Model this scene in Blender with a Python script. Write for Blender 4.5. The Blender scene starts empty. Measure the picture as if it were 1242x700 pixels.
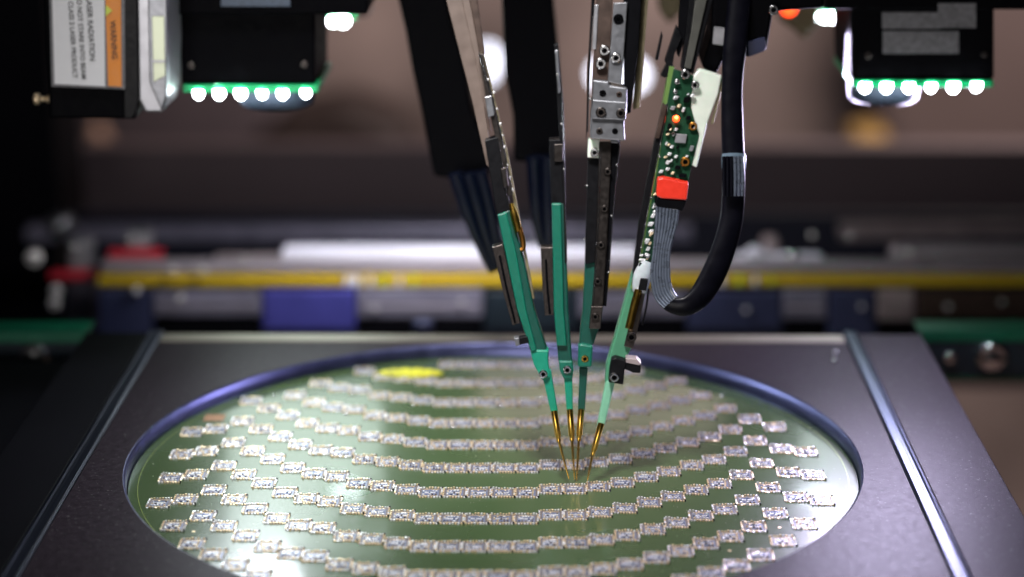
import bpy, math, random
from mathutils import Vector, Matrix
random.seed(7)
S = bpy.context.scene
COL = S.collection
R = math.radians

# ---------------------------------------------------------------- camera
PIX = 1242.0
FPX, PITCH, YAW, ROLL = 2546.73, .2826, -.0173, .0029
CAM = Vector((.01449, -.53919, .20379))
cd = bpy.data.cameras.new('camera')
cam = bpy.data.objects.new('camera', cd); COL.objects.link(cam)
cd.sensor_width = 36; cd.lens = FPX * 36 / PIX
cd.clip_start = .01; cd.clip_end = 20
rot = Matrix.Rotation(-YAW, 3, 'Z') @ Matrix.Rotation(math.pi / 2 - PITCH, 3, 'X') @ Matrix.Rotation(-ROLL, 3, 'Z')
cam.matrix_world = Matrix.Translation(CAM) @ rot.to_4x4()
S.camera = cam
cd.dof.use_dof = True
cd.dof.focus_distance = .556
cd.dof.aperture_fstop = 6.0
cd.dof.aperture_blades = 0

# ---------------------------------------------------------------- world, lamps, exposure
w = bpy.data.worlds.new('World'); S.world = w; w.use_nodes = True
bg = w.node_tree.nodes['Background']
bg.inputs[0].default_value = (.32, .30, .42, 1); bg.inputs[1].default_value = .015
S.view_settings.view_transform = 'Standard'; S.view_settings.look = 'None'
S.view_settings.exposure = 0; S.view_settings.gamma = 1

def area(name, loc, aim, size, power, col, size_y=None, spread=180):
    d = bpy.data.lights.new(name, 'AREA'); d.energy = power; d.color = col
    d.shape = 'RECTANGLE' if size_y else 'SQUARE'; d.size = size
    if size_y: d.size_y = size_y
    d.spread = R(spread)
    o = bpy.data.objects.new(name, d); COL.objects.link(o); o.location = loc
    o.rotation_euler = (Vector(aim) - Vector(loc)).to_track_quat('-Z', 'Y').to_euler()
    return o

HZ = .087                       # height of the four ring lights above the plate
COOL = (.86, .93, 1)
area('ring_light_far_left', (-.079, .222, HZ - .004), (-.060, .05, 0), .060, .058, (.84, 1, .93))
area('ring_light_far_right', (.138, .225, HZ - .004), (.110, .05, 0), .050, .027, (.84, 1, .93))
area('ring_light_near_left', (-.077, .094, HZ - .006), (-.005, .03, 0), .036, .080, COOL, None, 100)
area('ring_light_near_right', (.125, .098, HZ - .006), (.105, -.06, 0), .045, .50, (.76, .68, 1))
area('rail_fill', (-.02, .19, .11), (-.03, .275, -.03), .03, .28, (.95, .93, 1), None, 130)  # added light aimed back to brighten the rail and white block
area('die_fill', (-.03, -.04, .34), (-.01, .0, 0), .06, .23, (1, .98, .98), None, 60)  # added overhead light that brightens the circuit dies
area('front_fill', (-.16, -.72, .07), (-.03, .05, .05), .28, 1.9, (1, .96, .95))  # added fill from behind the camera for probe faces and label
area('reflection_fill', (.045, .62, .192), (.04, .05, 0), .14, .042, (1, .80, .68), .03)  # unseen added light that makes the beige reflection on the wafer
area('back_wall_fill', (.46, .95, .55), (.40, 1.7, -.10), .5, 13, (1, .86, .80))  # unseen light added to brighten the far wall

# ---------------------------------------------------------------- pixel helpers (turn a pixel into a point at a chosen distance)
def ray(px, py):
    u, v = px - 621, py - 350
    c, s = math.cos(ROLL), math.sin(ROLL); u, v = c*u - s*v, s*u + c*v
    dz = -(FPX*math.sin(PITCH) + v*math.cos(PITCH)); fw = FPX*math.cos(PITCH) - v*math.sin(PITCH)
    c, s = math.cos(YAW), math.sin(YAW)
    return Vector((c*u + s*fw, -s*u + c*fw, dz))
def at(px, py, Y):
    d = ray(px, py); return CAM + d * ((Y - CAM.y) / d.y)
def atz(px, py, z):
    d = ray(px, py); return CAM + d * ((z - CAM.z) / d.z)
def mpp(Y, z=.03):              # metres per pixel at that distance
    return ((Y - CAM.y)*math.cos(PITCH) + (CAM.z - z)*math.sin(PITCH)) / FPX

# ---------------------------------------------------------------- materials
MATS = {}
def mat(name, col, metal=0, rough=.5, emit=0, var=.12, scale=200, bump=.0, coat=0, spec=.5, trans=0, stretch=None, ecol=None, dirt=0, aniso=0):
    if name in MATS: return MATS[name]
    m = bpy.data.materials.new(name); m.use_nodes = True
    nt = m.node_tree; N = nt.nodes; L = nt.links
    b = N['Principled BSDF']
    b.inputs['Metallic'].default_value = metal
    b.inputs['Specular IOR Level'].default_value = spec
    b.inputs['Coat Weight'].default_value = coat
    b.inputs['Coat Roughness'].default_value = .085
    b.inputs['Transmission Weight'].default_value = trans
    tc = N.new('ShaderNodeTexCoord'); mp = N.new('ShaderNodeMapping')
    L.new(tc.outputs['Object'], mp.inputs[0])
    if stretch: mp.inputs['Scale'].default_value = stretch
    no = N.new('ShaderNodeTexNoise'); no.inputs['Scale'].default_value = scale; no.inputs['Detail'].default_value = 5
    L.new(mp.outputs[0], no.inputs[0])
    cr = N.new('ShaderNodeMapRange'); L.new(no.outputs[0], cr.inputs[0])
    cr.inputs[1].default_value = .2; cr.inputs[2].default_value = .8
    cr.inputs[3].default_value = 1 - var; cr.inputs[4].default_value = 1 + var
    mx = N.new('ShaderNodeVectorMath'); mx.operation = 'MULTIPLY'
    mx.inputs[0].default_value = col; L.new(cr.outputs[0], mx.inputs[1])
    out = mx.outputs[0]
    if dirt:
        n2 = N.new('ShaderNodeTexNoise'); n2.inputs['Scale'].default_value = scale*2.6; n2.inputs['Detail'].default_value = 2
        L.new(mp.outputs[0], n2.inputs[0])
        r2 = N.new('ShaderNodeMapRange'); L.new(n2.outputs[0], r2.inputs[0])
        r2.inputs[1].default_value = .66; r2.inputs[2].default_value = .74
        m2 = N.new('ShaderNodeMix'); m2.data_type = 'RGBA'
        L.new(r2.outputs[0], m2.inputs[0]); L.new(out, m2.inputs[6]); m2.inputs[7].default_value = (dirt, dirt, dirt, 1)
        out = m2.outputs[2]
    L.new(out, b.inputs['Base Color'])
    rr = N.new('ShaderNodeMapRange'); L.new(no.outputs[0], rr.inputs[0])
    rr.inputs[1].default_value = .2; rr.inputs[2].default_value = .8
    rr.inputs[3].default_value = max(.02, rough*.85); rr.inputs[4].default_value = min(1, rough*1.2)
    L.new(rr.outputs[0], b.inputs['Roughness'])
    if bump:
        bp = N.new('ShaderNodeBump'); bp.inputs['Strength'].default_value = bump; bp.inputs['Distance'].default_value = .0003
        L.new(no.outputs[0], bp.inputs['Height']); L.new(bp.outputs[0], b.inputs['Normal'])
    if emit:
        b.inputs['Emission Color'].default_value = (*(ecol or col), 1); b.inputs['Emission Strength'].default_value = emit
    if 'plastic' in name and 'conn' not in name:
        b.inputs['Subsurface Weight'].default_value = .35; b.inputs['Subsurface Radius'].default_value = (.6, 1, .8); b.inputs['Subsurface Scale'].default_value = .0015
    MATS[name] = m
    return m

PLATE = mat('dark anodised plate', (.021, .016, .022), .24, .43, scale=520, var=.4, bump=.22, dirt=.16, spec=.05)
RIM = mat('bare metal rim with blue light', (.12, .13, .27), 1, .34, scale=300, stretch=(1, 1, .1))  # blue LED light on the rim is put into its metal colour
STRIP = mat('brushed steel strip', (.050, .060, .10), 1, .34, scale=500, stretch=(6, .04, 1), var=.3, bump=.2)
GREEN = mat('green solder mask', (.040, .068, .026), 0, .27, scale=18, var=.12, coat=.30, spec=.24)
SOLDER = mat('bright tinned pad', (.95, .93, .95), .65, .30, scale=2500, var=.2, bump=.3)
CERAM = mat('pale copper trace field', (.15, .125, .12), .4, .40, scale=2500, var=.45, bump=.4)
GOLDPAD = mat('gold pad', (.92, .72, .46), .65, .30, scale=2500, var=.2, bump=.3)
SILIC = mat('blue grey silicon', (.17, .20, .30), .4, .3, scale=3000, var=.3)
DOT = mat('black dot', (.004, .004, .004), 0, .5)
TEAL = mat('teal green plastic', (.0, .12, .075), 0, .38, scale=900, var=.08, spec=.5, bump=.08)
TEALD = mat('shaded teal plastic', (.0, .058, .040), 0, .38, scale=900, var=.08, bump=.08)  # copy of the teal plastic, side shade put into its colour
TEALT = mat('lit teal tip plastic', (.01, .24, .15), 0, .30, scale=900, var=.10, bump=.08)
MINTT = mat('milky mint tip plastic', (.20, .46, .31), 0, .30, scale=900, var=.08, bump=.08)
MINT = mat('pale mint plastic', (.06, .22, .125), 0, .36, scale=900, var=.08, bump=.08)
GOLD = mat('gold plated pin', (.62, .38, .07), 1, .24, scale=900, var=.15, stretch=(1, 1, .1))
BLACKP = mat('black anodised metal', (.003, .003, .004), 0, .4, spec=.15, scale=700, var=.3, bump=.1)
BLACKM = mat('matt black housing', (.002, .002, .003), 0, .55, spec=.04, scale=400, var=.3, bump=.1)
RUBBER = mat('black cable jacket', (.003, .003, .006), 0, .35, scale=300, var=.3, spec=.15)
STEEL = mat('brushed steel', (.10, .085, .078), 1, .34, scale=700, var=.25, stretch=(4, 4, .15), bump=.15)
DSTEEL = mat('dark gun metal', (.06, .052, .048), 1, .36, scale=900, var=.18, bump=.2)
ALU = mat('cast aluminium block', (.22, .225, .24), .8, .36, scale=500, var=.10, bump=.2)
CHROME = mat('bright screw steel', (.62, .62, .62), 1, .2, scale=1200)
BROWN = mat('dark brown metal', (.05, .030, .022), .4, .45, scale=400, var=.4)
CABLEG = mat('glossy blue black cable', (.003, .005, .014), 0, .14, scale=300, spec=.7)
TAN = mat('tan resin bar', (.12, .085, .068), 0, .45, scale=300, var=.2)
OLIVE = mat('olive brass bar', (.20, .17, .10), .6, .45, scale=400, var=.25)
PCB = mat('dark green board', (.007, .045, .020), 0, .3, scale=1500, var=.4, coat=.2)
PCBE = mat('bright green board edge', (.0, .12, .06), 0, .4, scale=400)
WHITEP = mat('white translucent plastic', (.70, .76, .66), 0, .35, scale=300, var=.06)
PAPER = mat('white label paper', (.85, .86, .88), 0, .5, scale=300, var=.04)
PAPERG = mat('grey worn label', (.17, .17, .18), 0, .5, scale=700, var=.4)
ORANGE = mat('orange warning print', (.85, .27, .01), 0, .45, scale=300, var=.05)
YELLOW = mat('yellow warning print', (.65, .75, .04), 0, .4, scale=300, var=.05)
INK = mat('black print', (.015, .015, .02), 0, .5)
REDP = mat('red connector plastic', (.72, .03, .012), 0, .35, scale=600, var=.1)
REDM = mat('red painted metal', (.42, .015, .03), 0, .4, scale=200, var=.2)
WHITEM = mat('white enamel block', (.72, .72, .80), 0, .35, scale=60, var=.08)
RAILM = mat('pale rail metal', (.50, .45, .47), .7, .34, scale=80, var=.2, stretch=(.2, 1, 8))
YBELT = mat('yellow toothed belt', (.50, .34, .01), 0, .38, scale=600, var=.12, stretch=(4, .1, .1))
NAVY = mat('navy painted block', (.030, .036, .085), .2, .4, scale=60, var=.25)
BLUEV = mat('blue violet metal', (.060, .060, .30), .3, .38, scale=90, var=.2)  # blue violet base colour
GREYV = mat('grey purple metal', (.23, .22, .29), .5, .4, scale=90, var=.3)
TEALN = mat('dark petrol block', (.012, .022, .032), .2, .4, scale=60, var=.25)
PINKM = mat('warm grey metal', (.40, .33, .33), .6, .4, scale=90, var=.25)
WALLM = mat('beige machine wall', (.38, .29, .265), 0, .7, scale=2.6, var=1.25)
LEDGEM = mat('taupe machine ledge', (.17, .125, .13), 0, .6, scale=6, var=.2)
FLOORM = mat('brown machine floor', (.20, .125, .085), 0, .55, scale=10, var=.2)
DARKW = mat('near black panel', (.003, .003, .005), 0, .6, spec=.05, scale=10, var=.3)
GLINT = mat('polished head with painted glint', (.95, .93, .90), .3, .15)  # pale colour stands in for the specular glint on these heads
LEDE = mat('white led', (1, 1, 1), 0, .3, emit=32, ecol=(.88, .95, 1))
LEDS = mat('white led strong', (1, 1, 1), 0, .3, emit=60, ecol=(.85, .93, 1))
REDE = mat('red led', (1, .1, .02), 0, .3, emit=5, ecol=(1, .06, .01))
ORE = mat('orange led core', (1, .5, .1), 0, .3, emit=9, ecol=(1, .30, .06))
LAMPE = mat('round lamp glass', (.9, .9, 1), 0, .4, emit=5, ecol=(.80, .84, 1))
LENSG = mat('lens glass', (.03, .04, .06), .0, .45, coat=.0, spec=.35)
WINDOW = mat('pale lens window', (.66, .72, .50), .1, .25, scale=80, var=.12)
GREYB = mat('grey metal casing', (.36, .36, .38), .7, .36, scale=300, var=.15)
RIBBON = mat('silver ribbon wire', (.18, .21, .27), .65, .28, scale=500, var=.2)
COPM = mat('copper coil', (.45, .20, .04), 1, .3)
SLEEVE = mat('clear plastic sleeve', (.62, .68, .70), .2, .12, coat=1, scale=400, var=.2)
YPATCH = mat('yellow patch', (.46, .44, .015), 0, .35, scale=900, stretch=(1, .05, 1), var=.5)

# ---------------------------------------------------------------- mesh helpers
class MB:
    def __init__(s): s.v = []; s.f = []; s.mi = []; s.sm = []
    def add(s, vs, fs, mi=0, smooth=False):
        b = len(s.v); s.v += [tuple(p) for p in vs]
        for f in fs: s.f.append(tuple(i + b for i in f)); s.mi.append(mi); s.sm.append(smooth)
        return s
    def box(s, x0, x1, y0, y1, z0, z1, mi=0):
        vs = [(x0,y0,z0),(x1,y0,z0),(x1,y1,z0),(x0,y1,z0),(x0,y0,z1),(x1,y0,z1),(x1,y1,z1),(x0,y1,z1)]
        return s.add(vs, [(0,3,2,1),(4,5,6,7),(0,1,5,4),(1,2,6,5),(2,3,7,6),(3,0,4,7)], mi)
    def lathe(s, c, axis, prof, n=24, mi=0, smooth=True, caps=True):
        """prof: list of (distance along axis, radius[, mi])"""
        c = Vector(c); a = Vector(axis).normalized()
        u = a.orthogonal().normalized(); v = a.cross(u)
        vs = []; fs = []
        for (t, r) in prof:
            for k in range(n):
                an = 2*math.pi*k/n; vs.append(c + a*t + (u*math.cos(an) + v*math.sin(an))*r)
        for i in range(len(prof)-1):
            for k in range(n):
                k2 = (k+1) % n; fs.append((i*n+k, i*n+k2, (i+1)*n+k2, (i+1)*n+k))
        s.add(vs, fs, mi, smooth)
        if caps:
            s.add(vs[:n], [tuple(range(n))[::-1]], mi); s.add(vs[-n:], [tuple(range(n))], mi)
        return s
    def tube(s, pts, rads, n=12, mi=0, flat=1.0):
        pts = [Vector(p) for p in pts]; vs = []; fs = []; pu = None
        for i, p in enumerate(pts):
            t = (pts[min(i+1, len(pts)-1)] - pts[max(i-1, 0)]).normalized()
            u = Vector((0, 1, 0)); u = (u - t*u.dot(t)).normalized(); v = t.cross(u)
            for k in range(n):
                an = 2*math.pi*k/n; vs.append(p + u*(math.cos(an)*rads[i]*flat) + v*(math.sin(an)*rads[i]))
        for i in range(len(pts)-1):
            for k in range(n):
                k2 = (k+1) % n; fs.append((i*n+k, i*n+k2, (i+1)*n+k2, (i+1)*n+k))
        s.add(vs, fs, mi, True); s.add(vs[:n], [tuple(range(n))[::-1]], mi); s.add(vs[-n:], [tuple(range(n))], mi)
        return s
    def mesh(s, name, mats):
        me = bpy.data.meshes.new(name); me.from_pydata(s.v, [], s.f)
        for m in (mats if isinstance(mats, (list, tuple)) else [mats]): me.materials.append(m)
        me.polygons.foreach_set('material_index', s.mi); me.polygons.foreach_set('use_smooth', s.sm)
        me.update()
        return me
    def build(s, name, mats, parent=None, bevel=0, fix=True):
        me = s.mesh(name, mats)
        if fix:
            import bmesh
            bm = bmesh.new(); bm.from_mesh(me); bmesh.ops.recalc_face_normals(bm, faces=bm.faces); bm.to_mesh(me); bm.free()
        o = bpy.data.objects.new(name, me); COL.objects.link(o)
        if parent: o.parent = parent; o.matrix_parent_inverse = parent_inv(parent)
        if bevel:
            b = o.modifiers.new('bevel', 'BEVEL'); b.width = bevel; b.segments = 2; b.limit_method = 'ANGLE'; b.harden_normals = False
        return o
def parent_inv(p):
    if p.type == 'MESH': return Matrix.Identity(4)
    m = Matrix.Translation(p.location)
    q = p.parent
    while q: m = Matrix.Translation(q.location) @ m; q = q.parent
    return m.inverted()
def thing(name, label, cat, loc, group=None):
    o = bpy.data.objects.new(name, None); COL.objects.link(o); o.location = loc; o.empty_display_size = .01
    o['label'] = label; o['category'] = cat
    if group: o['group'] = group
    return o
def tag(o, label, cat, group=None):
    o['label'] = label; o['category'] = cat
    if group: o['group'] = group
    return o

def yf(Y):                      # Y may be a number or a lean: (tip depth, slope per pixel, dy)
    return Y if callable(Y) else (lambda py: Y)
def prism(name, pts, Y, th, m, parent=None, bevel=.00015):
    """solid whose front outline passes through the pixels at depth Y, with thickness th (metres) away from the viewer"""
    Yq = yf(Y); fr = [at(x, y, Yq(y)) for x, y in pts]; bk = [p + Vector((0, th, 0)) for p in fr]
    n = len(pts); b = MB()
    b.add(fr + bk, [tuple(range(n)), tuple(range(2*n-1, n-1, -1))] + [(i, (i+1) % n, n+(i+1) % n, n+i) for i in range(n)])
    return b.build(name, m, parent, bevel)
def rectpx(name, x0, y0, x1, y1, Y, th, m, parent=None, bevel=.0003):
    return prism(name, [(x0, y0), (x1, y0), (x1, y1), (x0, y1)], Y, th, m, parent, bevel)
def rod(name, pts, Y, m, parent=None, n=12, flat=1.0, sub=6, dy=0):
    """pts: (px, py, radius px), smoothed; Y depth (function of py ok)"""
    Yq = yf(Y); P = []
    for i in range(len(pts)-1):
        p0, p1, p2, p3 = pts[max(i-1, 0)], pts[i], pts[i+1], pts[min(i+2, len(pts)-1)]
        for k in range(sub):
            t = k/sub
            P.append(tuple(.5*((2*b) + (c-a)*t + (2*a-5*b+4*c-d)*t*t + (3*b-a-3*c+d)*t**3) for a, b, c, d in zip(p0, p1, p2, p3)))
    P.append(pts[-1])
    b = MB(); b.tube([at(x, y, Yq(y) + dy) for x, y, r in P], [r*mpp(Yq(y) + dy) for x, y, r in P], n, 0, flat)
    return b.build(name, m, parent)
def screw(px, py, r, Y, parent, m=CHROME, name='screw', socket=True, h=.45):
    Yq = yf(Y)(py); c = at(px, py, Yq); rr = r*mpp(Yq); b = MB()
    b.lathe(c, (0, -1, 0), [(-rr*.5, rr*.9), (0, rr), (rr*h*.7, rr), (rr*h, rr*.82), (rr*h, rr*.52)], 20, 0, False, False)
    if socket:
        b.lathe(c, (0, -1, 0), [(rr*h, rr*.52), (rr*.05, rr*.48)], 6, 1, False, False)
        b.lathe(c, (0, -1, 0), [(rr*.05, rr*.50), (rr*.051, rr*.01)], 6, 1, False, True)
    else:
        b.lathe(c, (0, -1, 0), [(rr*h, rr*.52), (rr*h*1.15, rr*.02)], 20, 0, True, True)
        b.box(c.x-rr*.75, c.x+rr*.75, c.y-rr*h*1.25, c.y-rr*h*.9, c.z-rr*.1, c.z+rr*.1, 1)
    return b.build(name, [m, BLACKM], parent)
def text(s, size, loc, rotm, m, parent, align='LEFT', name='lettering'):
    cu = bpy.data.curves.new(name, 'FONT'); cu.body = s; cu.size = size; cu.align_x = align; cu.align_y = 'CENTER'; cu.extrude = .00002; cu.offset = size*.012
    o = bpy.data.objects.new('tmp', cu); COL.objects.link(o)
    bpy.context.view_layer.update()
    me = bpy.data.meshes.new_from_object(o.evaluated_get(bpy.context.evaluated_depsgraph_get()))
    bpy.data.objects.remove(o); me.materials.clear(); me.materials.append(m)
    t = bpy.data.objects.new(name, me); COL.objects.link(t)
    me.transform(Matrix.Translation(loc) @ rotm.to_4x4())
    t.parent = parent; t.matrix_parent_inverse = parent_inv(parent)
    return t

# ================================================================ SETTING: plates, floor, walls
def plate_with_hole():
    hx, y0, y1, r, n = .1100, -.230, .1085, .100, 256
    ang = [2*math.pi*k/n for k in range(n)]
    for cx, cy in ((hx, y0), (hx, y1), (-hx, y0), (-hx, y1)): ang.append(math.atan2(cy, cx) % (2*math.pi))
    ang = sorted(set(ang)); n = len(ang)
    inn = []; out = []
    for a in ang:
        c, s = math.cos(a), math.sin(a)
        t = min(hx/abs(c) if abs(c) > 1e-9 else 9, (y1 if s > 0 else -y0)/abs(s) if abs(s) > 1e-9 else 9)
        inn.append((c*r, s*r, 0)); out.append((c*t, s*t, 0))
    lo = [(x, y, -.008) for x, y, z in out]
    b = MB(); b.add(inn + out + lo, [(i, (i+1) % n, n+(i+1) % n, n+i) for i in range(n)] + [(n+i, n+(i+1) % n, 2*n+(i+1) % n, 2*n+i) for i in range(n)])
    return b
stage = thing('stage_plate', 'dark speckled flat metal plate with a large round hole for the green wafer', 'plate', (0, -.06, -.009))
plate_with_hole().build('top_plate', PLATE, stage, fix=False)
b = MB(); b.lathe((0, 0, 0), (0, 0, 1), [(0, .1000), (-.00035, .0994), (-.0045, .0992), (-.0062, .0992)], 256, 0, True, False)
b.build('hole_rim', RIM, stage, fix=False)
MB().lathe((0, 0, -.0060), (0, 0, 1), [(-.003, .0992), (0.0, .0992)], 128).build('hole_floor', BLACKM, stage)
b = MB(); b.add([(-.1099, .1087, -.008), (.1099, .1087, -.008), (.1099, .1087, .0), (-.1099, .1087, .0), (-.1099, .1100, -.001), (.1099, .1100, -.001), (-.1099, .112, -.008), (.1099, .112, -.008)],
      [(0,1,7,6), (3,2,5,4), (4,5,7,6), (0,3,4,6), (1,7,5,2)])
b.build('rear_lip', STEEL, stage, bevel=.0002)
for sx in (-1, 1):
    prof = [(.1102, -.006), (.1102, .0002), (.1108, .0007), (.1126, .0007), (.1129, .0003), (.1136, .0003), (.1140, .0007), (.1146, .0006), (.1151, 0), (.1151, -.006)]
    vs = [(sx*x, -.23, z) for x, z in prof] + [(sx*x, .1115, z) for x, z in prof]; n = len(prof)
    b = MB(); b.add(vs, [(i, (i+1) % n, n+(i+1) % n, n+i) for i in range(n)] + [tuple(range(n))[::-1], tuple(range(n, 2*n))])
    b.build('edge_strip', STRIP, stage)
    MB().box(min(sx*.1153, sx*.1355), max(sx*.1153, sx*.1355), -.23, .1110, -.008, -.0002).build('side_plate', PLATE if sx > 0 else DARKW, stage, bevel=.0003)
MB().box(-.1097, .1097, .1010, .1083, -.001, .0004).build('rear_sheen', mat('pale reflection strip', (.30, .27, .23), .8, .45, scale=300, var=.12, stretch=(.1, 1, 1)), stage, bevel=.0002)  # pale strip stands in for the white block's reflection on the plate
for px, py in ((1012, 438), (1014, 428)):
    p = atz(px, py, 0); MB().lathe(p, (0, 0, 1), [(-.001, .0009), (.0005, .0009), (.0007, .0006)], 16).build('pin_head', CHROME, stage)

def structure(o): o['kind'] = 'structure'; return o
structure(MB().box(-.5, .7, -.3, .12, -.075, -.070).build('floor', FLOORM))
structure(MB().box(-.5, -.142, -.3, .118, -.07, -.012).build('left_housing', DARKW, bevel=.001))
structure(MB().box(-1.6, 1.8, 1.70, 1.75, -.9, .0).build('back_wall', WALLM))
structure(MB().box(-.9, -.235, .50, .56, -.4, .35).build('left_wall', DARKW))

# ---- blurred things behind the plate
def bx(name, x0, y0, x1, y1, Y, th, m, parent=None, bevel=.001): return rectpx(name, x0, y0, x1, y1, Y, th, m, parent, bevel)
ledge = bx('machine_ledge', 40, 178, 1400, 262, .70, .02, LEDGEM); tag(ledge, 'broad taupe ledge blurred across the background above the rail', 'ledge')
beam = bx('dark_beam', -60, 259, 1400, 470, .52, .006, mat('deep navy beam paint', (.006, .007, .020), 0, .5)); tag(beam, 'long navy black beam running under the taupe ledge', 'beam')
bar = bx('thin_bar', 30, 277, 840, 293, .42, .012, GREYV); tag(bar, 'thin purple grey bar in front of the dark beam, left of the needles', 'bar')
bar = bx('thin_bar', 1020, 275, 1400, 292, .42, .012, PINKM); tag(bar, 'short pinkish grey bar before the dark beam at far right', 'bar')
rail = thing('guide_rail', 'long pale metal rail with a yellow belt running along its lower edge', 'rail', at(620, 420, .27))
bx('rail_body', 122, 317, 1400, 334, .265, .006, RAILM, rail)
bx('rail_ridge', 122, 325, 1400, 328, .2635, .002, GREYV, rail, .0003)
bx('belt', 118, 336, 1400, 347, .262, .012, YBELT, rail, .0006)
blk = bx('white_block', 341, 304, 775, 334, .275, .010, WHITEM); tag(blk, 'long bright white block on the rail behind the needles', 'block')
blk = bx('rounded_cover', 1080, 299, 1400, 322, .275, .009, RAILM, None, .003); tag(blk, 'rounded pale metal cover on the rail at far right', 'cover')
blk = bx('flat_plate', 260, 310, 350, 320, .285, .004, PINKM); tag(blk, 'flat pinkish plate on the rail beside the white block', 'plate')
cl = thing('pump_fitting', 'small pale clustered fitting on the rail right of the black cable loop', 'fitting', at(920, 334, .28))
bx('foot', 885, 310, 1000, 322, .275, .006, WHITEM, cl, .003); bx('post', 926, 291, 946, 312, .28, .012, PINKM, cl, .002)
screw(915, 311, 13, .272, cl, WHITEM, 'knob', False); screw(960, 315, 9, .272, cl, CHROME, 'knob', False)
for x0, x1, ya, yb, m, lab in ((118, 184, 352, 412, NAVY, 'leftmost dark navy block under the yellow belt'),
        (186, 316, 354, 384, GREYV, 'grey purple block with a dark foot under the belt, left'),
        (318, 431, 352, 401, BLUEV, 'bright blue violet block under the yellow belt'),
        (433, 586, 352, 386, GREYV, 'pale purple grey block right of the blue violet block under the belt'),
        (588, 700, 354, 401, TEALN, 'dark petrol blue block behind the green probe bodies'),
        (702, 832, 356, 386, GREYV, 'grey block behind the two right hand probes'),
        (834, 948, 354, 401, NAVY, 'wide navy block under the belt right of the cable loop'),
        (950, 1003, 352, 388, GREYV, 'small light purple grey block between two navy blocks'),
        (1005, 1062, 352, 412, NAVY, 'tall navy block near the right strip of the plate'),
        (1064, 1110, 352, 390, PINKM, 'pinkish grey block under the belt at right'),
        (1112, 1400, 354, 388, BROWN, 'long brown grey block under the belt at far right')):
    t = thing('rail_block', lab, 'block', at((x0+x1)/2, yb, .24), 'blocks under the yellow belt')
    bx('block_body', x0, ya, x1, yb, .2585, .003, m, t)
    if yb < 395:
        bx('groove_line', x0+4, ya+(yb-ya)*.55, x1-4, ya+(yb-ya)*.64, .2580, .0006, RAILM if m is GREYV else m, t, .0002)
        bx('block_foot', x0+1, yb+.5, x1-1, 430, .2588, .003, BLACKM, t)
kn = thing('adjust_knob', 'small dark blue knob standing behind the plate below the belt', 'knob', at(513, 408, .15))
p = at(513, 392, .155); MB().lathe(at(513, 409, .155), (0, 0, 1), [(0, .0035), (.002, .0035), (.0022, .0040), (.0055, .0038), (.006, .003)], 24).build('knob_cap', NAVY, kn)

# glinting screws on rail = pale heads with the glint put into their colour
for px, py, m, Y in ((210, 328, GLINT, .259), (246, 328, GLINT, .259), (166, 352, GLINT, .257), (219, 362, GLINT, .254)):
    s_ = screw(px, py, 4.4, Y, None, m, 'ball_screw', False, .9); tag(s_, {210: 'left of two polished screw heads on the pale rail', 246: 'right of two polished screw heads on the pale rail', 166: 'polished screw head at the left end of the yellow belt', 219: 'polished screw head on the grey purple block under the belt'}[px], 'screw', 'polished screw heads near the rail end')

# white and yellow tabs stand in for hot sparkles on the belt
for x0, x1, m in ((418, 424, WHITEM), (427, 436, WHITEM), (447, 452, WHITEM), (463, 468, YELLOW), (482, 486, WHITEM), (500, 504, YELLOW), (872, 879, WHITEM), (893, 900, YELLOW), (914, 919, WHITEM), (934, 938, YELLOW)):
    bx('belt_sparkle', x0, 335.5, x1, 347, .2605, .001, m, rail, .0003)
clut = [(600, 289, 3), (655, 288, 3), (985, 285, 3.5), (1030, 286, 3), (1103, 306, 5), (298, 314, 3), (560, 366, 3), (455, 374, 3), (770, 372, 3), (905, 376, 3), (1045, 372, 3), (1150, 372, 3.5), (1215, 366, 3)]
for x, y, r in clut:
    screw(x, y, r, .2570 if y > 350 else .262, rail, GLINT, 'small_screw', False, .8)
# red capped posts on the left
for (x0, x1, yt, xs, ys, lab) in ((130, 196, 302, (150, 182), (283, 303), 'red collar with a grey post on top, on the rail end'), (58, 116, 328, (82, 110), (292, 329), 'lower red collar with a grey post, left of the rail end')):
    t = thing('red_post', lab, 'post', at((x0+x1)/2, yt+60, .27), 'red collared posts at the left rail end')
    bx('red_collar', x0, yt+3, x1, yt+13, .272, .006, REDM, t, .001)
    bx('post_top', xs[0], ys[0], xs[1], ys[1], .276, .01, GREYB, t, .0015)
    bx('post_body', xs[0]-4, yt+14, xs[1]+4, yt+70, .276, .012, BLACKP if x0 > 100 else GREYV, t, .001)
    screw(xs[0]+8, ys[0]+8, 5, .2745, t, CHROME, 'ball_top', False, .8)
t = thing('knob_post', 'blurred silver round knob on a short rod at the upper left of the rail', 'knob', at(72, 300, .33))
MB().lathe(at(74, 274, .33), (0, 0, 1), [(-.004, .004), (-.0035, .006), (.0035, .006), (.005, .004)], 24).build('knob_head', ALU, t)
rectpx('knob_rod', 70, 283, 80, 340, .334, .003, DSTEEL, t)
for px, py, r, lab in ((42, 312, 10, 'blurred round steel button left of the red collars'), (68, 352, 7, 'upper of two small steel buttons below the lower red collar'), (66, 368, 7, 'lower of two small steel buttons below the lower red collar')):
    s_ = screw(px, py, r, .262, None, GLINT, 'steel_button', False, .7); tag(s_, lab, 'button', 'steel buttons at the left')

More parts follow.
